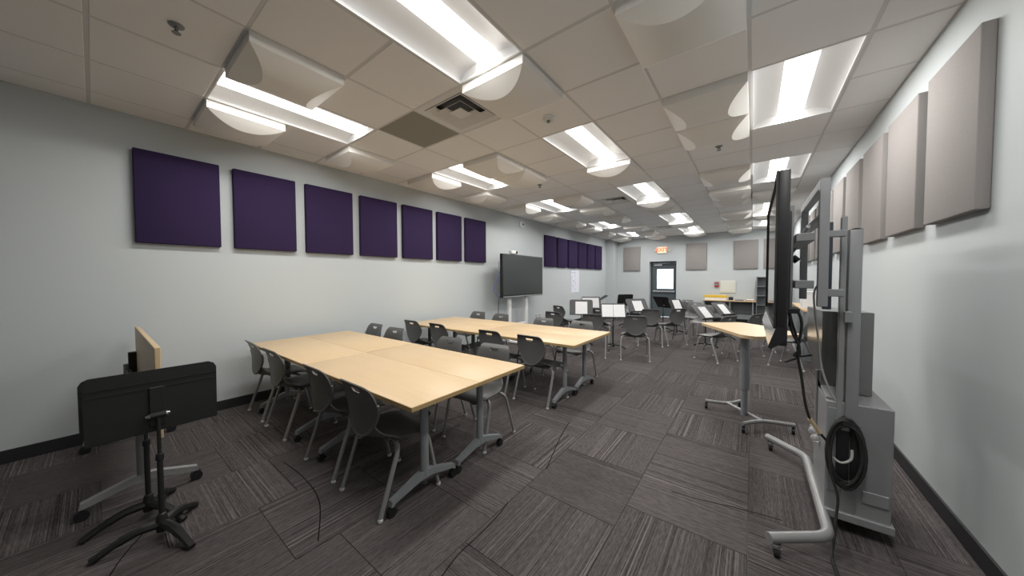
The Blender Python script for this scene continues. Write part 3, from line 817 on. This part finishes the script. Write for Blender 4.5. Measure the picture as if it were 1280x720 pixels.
# ================================================================== MUSIC STANDS
def stand_root(label, x, y, deg, zd, w=0.49, h=0.33, tilt=18, mat='stand_desk', base_rot=30, fy=0.03, foot_r=0.017):
    """local: desk faces -Y (player's side), pole behind; zd is the height of the desk's lower edge"""
    root = thing('music_stand', label, 'music stand', (x, y, 0), math.radians(deg), 'music stands')
    ct, st = math.cos(math.radians(tilt)), math.sin(math.radians(tilt))
    R = Matrix.Translation((0, -fy, zd)) @ Matrix.Rotation(-math.radians(tilt), 4, 'X')
    b = MB(); m = bmesh.new(); bmesh.ops.create_cube(m, size=1.0)
    ww, cut = w / 2, 0.035
    pts = [(-ww, 0.0), (ww, 0.0), (ww, h - cut), (ww - 0.012, h - 0.012), (ww - cut, h), (-ww + cut, h), (-ww + 0.012, h - 0.012), (-ww, h - cut)]
    m.free()
    q = MB(); q.prism_axis(pts, -0.002, 0.002, 1)
    # folded top crease and side fold
    q.box(-ww, ww, 0.002, 0.008, h * 0.80, h * 0.815); q.box(-ww, ww, 0.002, 0.006, h * 0.70, h * 0.71)
    q.box(-ww, ww, -0.055, 0.002, -0.002, 0.002)
    q.box(-ww, ww, -0.057, -0.054, -0.002, 0.012)
    b.merge(q.bm, R)
    b.build('desk', mat, root, smooth=0)
    b = MB(); q = MB(); q.box(-0.03, 0.03, 0.002, 0.014, 0.03, h * 0.72, 0.003); b.merge(q.bm, R)
    q = MB(); q.tube([(-0.03, 0.03, h * 0.28), (0.03, 0.03, h * 0.28)], 0.015, 10); b.merge(q.bm, R); b.build('desk_bracket', 'black_metal', root)
    for s in (-1, 1):
        q = MB(); b = MB(); q.tube([(s * 0.03, 0.03, h * 0.28), (s * 0.042, 0.03, h * 0.28), (s * 0.048, 0.03, h * 0.28)], [0.014, 0.012, 0.006], 8); b.merge(q.bm, R); b.build('tilt_knob', 'chrome', root)
    hc = R @ Vector((0, 0.03, h * 0.28))
    MB().tube([(0, hc.y, 0.40), (0, hc.y, hc.z)], 0.0085, 10).build('inner_pole', 'black_metal', root)
    MB().tube([(0, hc.y, 0.07), (0, hc.y, 0.45)], 0.0125, 12).build('pole', 'black_metal', root)
    MB().lathe([(0.0125, 0.44), (0.017, 0.445), (0.017, 0.475), (0.009, 0.48)], (0, hc.y, 0)).build('pole_collar', 'black', root)
    b = MB(); b.lathe([(0, 0.045), (0.024, 0.045), (0.026, 0.10), (0.018, 0.14), (0.0125, 0.145)], (0, hc.y, 0)); b.build('hub', 'black_metal', root)
    for k in range(3):
        a = math.radians(base_rot + 120 * k - deg)
        dx, dy = math.cos(a), math.sin(a)
        path = spline([(dx * 0.015, hc.y + dy * 0.015, 0.085), (dx * 0.09, hc.y + dy * 0.09, 0.083), (dx * 0.17, hc.y + dy * 0.17, 0.055), (dx * 0.25, hc.y + dy * 0.25, 0.012)], 4)
        MB().tube(path, [foot_r] * 4 + [foot_r * 0.95] * 4 + [foot_r * 0.78] * (len(path) - 8), 8, ry=None).build('foot', 'black_metal', root)
    return root, R
def add_sheet(root, R, label, x0, x1, z0, z1, kind='sheet_music'):
    mw = Matrix.Translation(root.location) @ Matrix.Rotation(root.rotation_euler.z, 4, 'Z') @ R
    o = MB().box(x0, x1, -0.0045, -0.0028, z0, z1).build(kind, 'sheet', smooth=0)
    o.matrix_world = mw
    tag(o, label, 'sheet music', 'music pages on the stands')
    return o
ST = {}
def stand(key, label, x, y, deg, zd, **k): ST[key] = stand_root(label, x, y, deg, zd, **k)
stand('S4', 'charcoal music stand holding two white pages side by side', -2.226, 6.48, 30, 0.64, w=0.50, h=0.31, tilt=22)
stand('S1', 'charcoal music stand holding one white page, left of the double-page stand', -2.92, 6.46, 26, 0.66, w=0.49, h=0.34, tilt=18)
stand('S2', 'music stand with a wide white page, half hidden behind the single-page stand', -3.34, 8.02, 35, 0.66, w=0.50, h=0.32, tilt=18)
stand('S3', 'black music stand seen nearly edge-on, tilted flat, by the far left corner', -3.44, 8.71, -60, 0.80, w=0.48, h=0.33, tilt=58, mat='black_metal')
stand('S5', 'all-black music stand in front of the far corner chair', -3.00, 9.69, 215, 0.64, w=0.44, h=0.36, tilt=20, mat='black_metal')
stand('S6', 'charcoal music stand with a slanted white page left of the exit door', -2.18, 8.17, 48, 0.62, w=0.54, h=0.38, tilt=34)
stand('S7', 'black music stand leaning back in front of the exit door', -1.90, 9.6, 150, 0.64, w=0.50, h=0.37, tilt=34, mat='black_metal')
stand('S7b', 'music stand with a tall page turned away, right of the black stand at the door', -1.50, 9.2, 62, 0.58, w=0.46, h=0.35, tilt=26, mat='black_metal')
stand('S8', 'slanted charcoal music stand with one page above the desk corner, nearer of the pair', -0.70, 7.70, 56, 0.60, w=0.43, h=0.40, tilt=44)
stand('S9', 'slanted charcoal music stand with one page, farther of the pair', -0.46, 9.0, 54, 0.58, w=0.43, h=0.40, tilt=44)
add_sheet(*ST['S4'], 'left white page of music on the double-page stand', -0.225, -0.003, 0.008, 0.285)
add_sheet(*ST['S4'], 'right white page of music on the double-page stand', 0.003, 0.225, 0.008, 0.285)
add_sheet(*ST['S1'], 'single white page on the stand left of the double-page stand', -0.12, 0.13, 0.004, 0.295)
add_sheet(*ST['S2'], 'wide white page on the half-hidden stand at the back left', -0.23, 0.2, 0.004, 0.29)
add_sheet(*ST['S6'], 'slanted white page on the stand left of the exit door', -0.11, 0.14, 0.004, 0.32)
add_sheet(*ST['S7b'], 'tall white page on the stand right of the black stand at the door', -0.10, 0.16, 0.004, 0.33)
add_sheet(*ST['S8'], 'white page on the nearer slanted stand', -0.08, 0.12, 0.004, 0.33)
add_sheet(*ST['S9'], 'white page on the farther slanted stand', -0.08, 0.12, 0.004, 0.33)
# foreground pair by the left edge
stand('L1', 'large black music stand at the left edge, back of its desk toward us', -2.575, 0.20, -90, 0.60, w=0.50, h=0.345, tilt=2, mat='black_metal', base_rot=20, fy=0.035, foot_r=0.024)
stand('L2', 'second black music stand tucked behind the large one at the left edge', -2.87, 0.17, -90, 0.56, w=0.48, h=0.33, tilt=2, mat='black_metal', base_rot=30, foot_r=0.024)

# ================================================================== HEIGHT-ADJUSTABLE DESK
t = thing('adjustable_desk', 'wheeled height-adjustable desk with a slanted maple top on one grey column', 'desk', (-0.05, 3.95, 0))
def rpoly(pts, r, k=4):
    out = []
    n = len(pts)
    for i in range(n):
        a, b_, c = Vector(pts[i - 1]), Vector(pts[i]), Vector(pts[(i + 1) % n])
        s = b_ + (a - b_).normalized() * r; e = b_ + (c - b_).normalized() * r
        for j in range(k + 1):
            q = j / k; p = s * (1 - q) ** 2 + b_ * 2 * q * (1 - q) + e * q * q; out.append((p.x, p.y))
    return out
dp = [(-0.47, 4.28), (-0.06, 3.53), (0.05, 3.52), (0.36, 3.90), (0.17, 4.31), (-0.10, 4.57)]
dp = [(x + 0.05, y - 3.95) for x, y in dp]
b = MB(); b.prism(rpoly(dp, 0.05), 0.902, 0.930); b.build('desktop', 'wood', t)
MB().tube([(0, 0, 0.34), (0, 0, 0.885)], 0.054, 20, ry=0.040).build('outer_column', 'frame_grey', t)
MB().tube([(0, 0, 0.075), (0, 0, 0.36)], 0.038, 20, ry=0.027).build('inner_column', 'frame_grey', t)
MB().box(-0.12, 0.12, -0.16, 0.16, 0.885, 0.902, 0.004).build('top_plate', 'frame_grey', t)
A0, A1, B0, B1 = Vector((-0.345, 0.18, 0.085)), Vector((-0.04, 0.39, 0.085)), Vector((-0.005, -0.28, 0.085)), Vector((0.376, -0.03, 0.085))
mA, mB = (A0 + A1) / 2 + Vector((0.045, -0.05, 0)), (B0 + B1) / 2 + Vector((-0.045, 0.05, 0))
MB().tube([mA, mB], 0.017, 12).build('spine_tube', 'cart_tube', t)
for P0, P1, mm in ((A0, A1, mA), (B0, B1, mB)):
    f = MB().tube(spline([P0, mm, P1], 8), 0.0175, 12).build('foot_tube', 'cart_tube', t)
    for p in (P0, P1):
        q = mm + (p - mm) * 0.95
        m = MB(); m.tube([(q.x - 0.012, q.y, 0.027), (q.x + 0.012, q.y, 0.027)], 0.027, 14); m.box(q.x - 0.01, q.x + 0.01, q.y - 0.015, q.y + 0.018, 0.03, 0.07, 0.003)
        m.build('caster', 'black', f)

# ================================================================== WHEELED DISPLAY
t = thing('display_cart', 'big black flat display on a grey wheeled cart, seen edge-on at the right', 'display cart', (0.33, 2.75, 0))
def part(b, name, mat, parent=None, **k): return b.build(name, mat, parent or t, world=True, **k)
SY0, SY1, SZ0, SZ1 = 2.08, 3.45, 1.17, 1.965
body = part(MB().box(0.094, 0.137, SY0, SY1, 1.10, SZ1, 0.006, 2), 'display_body', 'black')
part(MB().box(0.0925, 0.0945, SY0 + 0.022, SY1 - 0.022, SZ0 + 0.03, SZ1 - 0.022), 'screen_glass', 'gloss_screen', body, smooth=0)
for y0, y1, z0, z1 in ((SY0, SY0 + 0.02, SZ0 + 0.02, SZ1), (SY1 - 0.02, SY1, SZ0 + 0.02, SZ1), (SY0 + 0.02, SY1 - 0.02, SZ1 - 0.02, SZ1), (SY0 + 0.02, SY1 - 0.02, SZ0 + 0.012, SZ0 + 0.032)):
    part(MB().box(0.084, 0.094, y0, y1, z0, z1, 0.002), 'bezel_edge', 'rubber', body)
b = MB(); b.prism_axis([(0.0935, 1.185), (0.066, 1.092), (0.074, 1.083), (0.10, 1.10)], SY0 + 0.003, SY1 - 0.003, 1); part(b, 'pen_tray', 'tray', body, smooth=0)
for y in (SY0 - 0.001, SY1 - 0.003):
    b = MB(); b.prism_axis([(0.094, 1.19), (0.064, 1.090), (0.075, 1.078), (0.137, 1.13), (0.137, 1.19)], y, y + 0.004, 1)
    part(b, 'end_cap', 'black', body, smooth=0)
part(MB().box(0.137, 0.160, 2.30, 3.23, 1.28, 1.80, 0.01, 2), 'back_cover', 'black')
for y in (2.55, 2.98): part(MB().box(0.160, 0.185, y - 0.02, y + 0.02, 1.25, 1.86, 0.002), 'mount_rail', 'cart')
for z in (1.40, 1.66): part(MB().box(0.185, 0.262, 2.40, 3.08, z - 0.022, z + 0.022, 0.003), 'mount_arm', 'cart')
for y in (2.30, 3.10): part(MB().box(0.262, 0.301, y - 0.02, y + 0.02, 1.288, 1.94, 0.003), 'frame_post', 'cart')
part(MB().box(0.262, 0.301, 2.32, 3.08, 1.895, 1.94, 0.003), 'frame_rail', 'cart')
part(MB().box(0.262, 0.301, 2.32, 3.08, 1.735, 1.765, 0.003), 'frame_rail', 'cart')
b = MB(); b.tube(rounded([(0.20, 3.02, 1.60), (0.235, 2.9, 1.66), (0.255, 2.6, 1.74)], 0.05), 0.012, 8); part(b, 'lever', 'cart_tube')
part(MB().tube([(0.21, 2.96, 1.58), (0.24, 2.96, 1.55)], 0.022, 10), 'lever_joint', 'black')
# joints between frame and lift column
part(MB().box(0.301, 0.385, 2.44, 2.48, 1.655, 1.69, 0.003), 'bridge_bar', 'cart')
part(MB().box(0.301, 0.385, 2.44, 2.48, 1.335, 1.375, 0.003), 'bridge_bar', 'cart')
part(MB().box(0.384, 0.407, 2.555, 2.595, 0.60, 1.775, 0.002), 'slim_upright', 'cart')
col = part(MB().box(0.416, 0.468, 2.56, 2.74, 0.10, 1.70, 0.006, 2), 'lift_column', 'cart')
m = MB(); pts = [(0.416 + 0.052 * k / 12, 1.70 + 0.008 * math.sin(PI * k / 12)) for k in range(13)]
m.prism_axis(pts + [(0.468, 1.699), (0.416, 1.699)], 2.565, 2.735, 1); part(m, 'column_cap', 'black', col)
for z in (0.62, 1.22): part(MB().box(0.400, 0.432, 2.528, 2.56, z - 0.03, z + 0.03, 0.003), 'clamp', 'cart')
part(MB().box(0.345, 0.385, 2.80, 2.83, 1.24, 1.78, 0.002), 'reflection_tint_plate', 'dark_plate')  # dark plate; the blue is reflection painted into its colour
# polished steel box with a sloping underside
m = MB(); m.prism_axis([(3.48, 1.21), (2.78, 1.23), (2.78, 0.74), (2.95, 0.74), (3.42, 0.93)], 0.345, 0.56, 0); part(m, 'steel_box', 'steel', smooth=0)
# lower cabinet
cab = part(MB().box(0.345, 0.60, 2.565, 3.00, 0.115, 0.735, 0.004), 'lower_cabinet', 'cart')
m = MB(); m.prism_axis([(3.0, 0.80), (2.60, 0.745), (2.60, 0.735), (3.0, 0.735)], 0.345, 0.415, 0); part(m, 'sloping_lid', 'cart', cab, smooth=0)
part(MB().box(0.352, 0.405, 2.560, 2.566, 0.22, 0.70, 0.002), 'front_panel', 'frame_grey', cab)
part(MB().box(0.490, 0.590, 2.557, 2.566, 0.20, 0.27, 0.004), 'front_panel', 'cart', cab)
sk = part(MB().box(0.335, 0.61, 2.545, 3.02, 0.075, 0.118, 0.003), 'skirt', 'cart')
part(MB().lathe([(0, 0), (0.005, 0.001), (0.004, 0.004), (0, 0.005)], (0.40, 2.545, 0.098), 8), 'bolt', 'chrome', sk)
part(MB().box(0.44, 0.475, 2.542, 2.56, 0.30, 0.62, 0.003), 'power_strip', 'black', cab)
part(MB().box(0.385, 0.435, 2.545, 2.566, 0.30, 0.60, 0.003), 'cable_spine', 'black', cab)
# coiled black cable on two pegs
m = MB(); path = []
for k in range(0, 24 * 5 + 1):
    a = 2 * PI * k / 24; rr = 1 + 0.11 * math.sin(k * 0.37)
    path.append((0.418 + 0.068 * rr * math.sin(a), 2.522 + 0.012 * math.sin(k * 0.21), 0.465 + 0.178 * rr * math.cos(a)))
m.tube(path, 0.0078, 7); part(m, 'coiled_cable', 'rubber', cab, smooth=60)
for z in (0.645, 0.29): part(MB().tube([(0.415, 2.565, z), (0.415, 2.505, z)], 0.018, 12), 'cable_peg', 'rubber', cab)
m = MB(); m.tube(spline([(0.37, 2.52, 0.43), (0.40, 2.50, 0.42), (0.435, 2.50, 0.45), (0.44, 2.51, 0.50)], 6), 0.006, 8); part(m, 'white_lead', 'cable_grey', cab)
# base tube : spine with two feet turned toward the room
b = MB(); b.tube(rounded([(0.115, 3.47, 0.095), (0.335, 3.25, 0.095), (0.335, 2.31, 0.095), (0.085, 2.11, 0.095)], 0.07, 7), 0.026, 16); bt = part(b, 'base_tube', 'cart_tube', smooth=60)
part(MB().box(0.325, 0.40, 2.60, 2.98, 0.08, 0.11, 0.003), 'base_bracket', 'cart', bt)
for x, y in ((0.135, 3.44), (0.115, 2.13)):
    m = MB(); m.tube([(x - 0.008, y, 0.026), (x + 0.016, y, 0.026)], 0.026, 14); part(m, 'caster', 'rubber', bt)
    m = MB(); m.lathe([(0.0, 0.07), (0.02, 0.07), (0.024, 0.06), (0.022, 0.05), (0, 0.048)], (x, y, 0)); m.box(x - 0.016, x - 0.010, y - 0.014, y + 0.014, 0.022, 0.055, 0.002); m.box(x + 0.018, x + 0.024, y - 0.014, y + 0.014, 0.022, 0.055, 0.002)
    part(m, 'caster_fork', 'chrome', bt)
# bagged hardware and a pale strut on the cabinet's side
part(MB().tube([(0.338, 2.88, 0.44), (0.338, 2.88, 0.84)], 0.007, 8), 'pale_strut', 'cart_tube')
m = MB(); m.sphere((0.322, 2.80, 0.46), 0.028, 8); m.sphere((0.325, 2.76, 0.43), 0.024, 8); m.sphere((0.325, 2.84, 0.475), 0.02, 8); part(m, 'plastic_bag', 'clear')
# cables
for name, mat, r, pts in [
    ('power_cable', 'rubber', 0.007, [(0.15, 2.35, 1.24), (0.19, 2.37, 1.26), (0.215, 2.38, 1.18), (0.205, 2.42, 1.02), (0.225, 2.45, 0.88), (0.25, 2.47, 0.70), (0.285, 2.5, 0.60), (0.345, 2.52, 0.515), (0.36, 2.52, 0.50)]),
    ('video_cable', 'rubber', 0.006, [(0.155, 2.42, 1.33), (0.175, 2.42, 1.20), (0.20, 2.43, 1.10), (0.215, 2.44, 1.00), (0.17, 2.45, 0.96), (0.155, 2.46, 0.95)]),
    ('loose_cable', 'rubber', 0.006, [(0.16, 2.36, 1.26), (0.175, 2.38, 1.14), (0.21, 2.40, 1.05), (0.19, 2.42, 1.0), (0.23, 2.5, 0.985), (0.28, 2.6, 0.98)]),
    ('floor_cable', 'rubber', 0.0065, [(0.352, 2.51, 0.50), (0.36, 2.49, 0.35), (0.385, 2.47, 0.24), (0.375, 2.44, 0.12), (0.36, 2.38, 0.03), (0.34, 2.25, 0.008), (0.36, 2.05, 0.008), (0.42, 1.9, 0.008)]),
    ('grey_cable', 'cable_grey', 0.005, [(0.29, 2.50, 1.40), (0.275, 2.52, 1.33), (0.30, 2.55, 1.10), (0.32, 2.56, 0.92), (0.36, 2.57, 0.78), (0.385, 2.57, 0.74)])]:
    part(MB().tube(spline(pts, 6), r, 7), name, mat, smooth=60)
part(MB().box(0.15, 0.20, 2.30, 2.40, 1.245, 1.275, 0.004), 'plug_block', 'black')
part(MB().tube([(0.268, 2.49, 0.635), (0.315, 2.51, 0.555)], 0.0105, 8), 'cable_tag', 'tan')

# ================================================================== TELEVISION ON STAND (left wall)
t = thing('television', 'large flat television on a white floor stand against the left wall', 'television', (-4.30, 6.16, 0))
bd = part(MB().box(-4.275, -4.20, 5.345, 6.985, 1.03, 1.985, 0.006, 2), 'display_body', 'black', t)
part(MB().box(-4.2005, -4.198, 5.365, 6.965, 1.085, 1.967), 'screen_glass', 'screen', bd, smooth=0)
part(MB().box(-4.20, -4.192, 5.36, 6.97, 1.035, 1.062, 0.003), 'speaker_strip', 'frame_grey', bd)
for y in (5.73, 6.40): part(MB().box(-4.345, -4.285, y - 0.05, y + 0.05, 0.06, 1.75, 0.01, 2), 'white_upright', 'white_enamel', t)
for y in (5.73, 6.40): part(MB().box(-4.56, -4.02, y - 0.04, y + 0.04, 0.012, 0.06, 0.01, 2), 'stand_foot', 'white_enamel', t)
part(MB().box(-4.33, -4.30, 5.77, 6.36, 0.35, 0.42, 0.006), 'cross_brace', 'white_enamel', t)
m = MB(); m.tube(rounded([(-4.26, 5.33, 1.80), (-4.26, 5.29, 1.80), (-4.26, 5.29, 1.68), (-4.26, 5.33, 1.68)], 0.02), 0.008, 8); part(m, 'side_handle', 'frame_grey', t)
part(MB().tube(spline([(-4.27, 5.36, 1.62), (-4.29, 5.27, 1.45), (-4.30, 5.20, 1.25), (-4.30, 5.26, 1.10), (-4.29, 5.36, 1.05)], 6), 0.006, 7), 'blue_cable', 'cable_blue', t)
part(MB().tube(spline([(-4.29, 5.34, 1.05), (-4.31, 5.33, 0.7), (-4.33, 5.35, 0.3), (-4.35, 5.4, 0.01)], 6), 0.007, 7), 'power_cable', 'rubber', t)
t = thing('conference_camera', 'small pale camera sitting on top of the large television', 'camera', (-4.24, 5.80, 1.985))
MB().box(-0.04, 0.04, -0.13, 0.13, 0.012, 0.085, 0.012, 2).build('body', 'white_plastic', t)
MB().tube([(0.04, 0.06, 0.05), (0.055, 0.06, 0.05)], 0.03, 14).build('lens_barrel', 'black', t)
MB().box(-0.03, 0.03, -0.05, 0.05, 0, 0.014, 0.003).build('foot', 'frame_grey', t)

# wall items
o = MB().box(-0.0015, 0.0015, -0.30, 0.30, -0.36, 0.36).build('paper_chart', 'poster', smooth=0); o.location = (XL + 0.003, 9.74, 1.36)
tag(o, 'tall white handwritten chart taped under the far purple panels', 'poster')
t = thing('strobe_alarm', 'white fire strobe high on the left wall above the television', 'alarm', (XL, 6.64, 2.805))
MB().box(0, 0.045, -0.09, 0.09, -0.065, 0.065, 0.008, 2).build('body', 'white_plastic', t)
MB().box(0.045, 0.065, -0.02, 0.05, -0.03, 0.03, 0.008, 2).build('strobe_lens', 'shelf', t)
for y, lab in ((7.33, 'white wall outlet on the left wall, nearer the television'), (7.53, 'grey wall outlet on the left wall, farther from the television')):
    t = thing('wall_outlet', lab, 'outlet', (XL, y, 0.43), 0, 'outlets on the left wall')
    MB().box(0, 0.008, -0.06, 0.06, -0.07, 0.07, 0.003).build('plate', 'white_plastic', t)
    b = MB(); b.box(0.008, 0.011, -0.03, 0.03, 0.008, 0.05, 0.002); b.box(0.008, 0.011, -0.03, 0.03, -0.05, -0.008, 0.002); b.build('socket', 'shelf', t)
t = thing('fire_alarm_pull', 'small red fire alarm box on the back wall beside the cream hatch', 'fire alarm', (-0.965, YB, 1.23))
MB().box(-0.06, 0.06, -0.05, 0, -0.085, 0.085, 0.006).build('body', 'red', t)
MB().box(-0.05, 0.05, -0.056, -0.05, -0.03, 0.04, 0.003).build('handle', 'frame_grey', t)
t = thing('access_hatch', 'square cream access hatch on the back wall', 'hatch', (-0.65, YB, 1.16))
MB().box(-0.215, 0.215, -0.02, 0, -0.205, 0.205, 0.004).build('frame', 'cream', t)
MB().box(-0.18, 0.18, -0.026, -0.02, -0.17, 0.17, 0.003).build('hatch_door', 'cream', t)

# ================================================================== BACK COUNTER AND SHELVES
t = thing('back_counter', 'long maple counter on grey supports under the back wall', 'counter', (-0.62, 12.66, 0))
MB().box(-0.70, 0.70, -0.27, 0.27, 0.70, 0.735, 0.004).build('worktop', 'wood', t)
for x in (-0.64, 0.05, 0.63): MB().box(x - 0.02, x + 0.02, -0.24, 0.25, 0.0, 0.70, 0.003).build('support', 'shelf', t)
MB().box(-0.62, 0.61, 0.22, 0.25, 0.30, 0.68, 0.003).build('modesty_panel', 'shelf', t)
t = thing('yellow_box', 'long yellow and white cardboard box on the back counter', 'box', (-0.96, 12.60, 0.7355))
MB().box(-0.30, 0.30, -0.12, 0.12, 0, 0.075, 0.003).build('carton', 'paper', t)
b = MB(); b.box(-0.305, 0.305, -0.125, 0.125, 0.075, 0.155, 0.003); b.build('lid', 'yellow', t)
t = thing('pencil_holder', 'small dark holder with pens on the back counter', 'holder', (-0.55, 12.60, 0.7355))
MB().box(-0.06, 0.06, -0.06, 0.06, 0, 0.10, 0.003).build('cup', 'black', t)
b = MB()
for k in range(5): b.tube([(-0.04 + 0.02 * k, 0, 0.05), (-0.05 + 0.025 * k, 0.01, 0.15 + 0.012 * (k % 2))], 0.006, 6)
b.build('pens', 'tan', t)
for i, (x, w, mat, z, lab) in enumerate([(-0.33, 0.22, 'book_blue', 0.0, 'navy folder lying on the back counter'), (-0.06, 0.22, 'card_brown', 0.0, 'brown folder lying on the back counter'), (-0.06, 0.18, 'paper', 0.021, 'pale booklet on top of the brown folder')]):
    o = MB().box(-w / 2, w / 2, -0.1, 0.1, 0, 0.02, 0.002).build('folder', mat); o.location = (x, 12.58, 0.7355 + z); tag(o, lab, 'folder')
t = thing('bookcase', 'grey metal bookcase with empty shelves in the far corner', 'bookcase', (0.46, 12.70, 0))
for x in (-0.365, 0.365): MB().box(x - 0.012, x + 0.012, -0.17, 0.17, 0, 1.49, 0.002).build('side_panel', 'shelf', t)
MB().box(-0.353, 0.353, 0.155, 0.17, 0.02, 1.48).build('back_panel', 'shelf', t)
for k in range(6): MB().box(-0.353, 0.353, -0.168, 0.155, 0.03 + k * 0.286, 0.05 + k * 0.286, 0.002).build('shelf', 'shelf', t)
# side counter by the right wall
t = thing('side_cabinet', 'grey drawer cabinet with a maple top along the right wall behind the cart', 'cabinet', (0.80, 8.5, 0))
MB().box(-0.09, 0.10, -1.0, 1.0, 0.0, 0.855, 0.003).build('body', 'shelf', t)
MB().box(-0.11, 0.105, -1.02, 1.02, 0.855, 0.89, 0.003).build('worktop', 'wood_y', t)
for k in range(4):
    for j in range(2):
        d = MB().box(-0.102, -0.09, -0.98 + k * 0.49, -0.505 + k * 0.49, 0.06 + j * 0.40, 0.44 + j * 0.40, 0.003).build('drawer', 'shelf', t)
        MB().box(-0.115, -0.102, -0.80 + k * 0.49, -0.68 + k * 0.49, 0.36 + j * 0.40, 0.375 + j * 0.40, 0.003).build('handle', 'bar', d)
t = thing('paper_stack_box', 'white box standing on the cabinet along the right wall', 'box', (0.80, 8.0, 0.8905))
MB().box(-0.09, 0.09, -0.2, 0.2, 0, 0.26, 0.004).build('carton', 'paper', t)
MB().box(-0.095, 0.095, -0.205, 0.205, 0.26, 0.30, 0.003).build('lid', 'white_plastic', t)
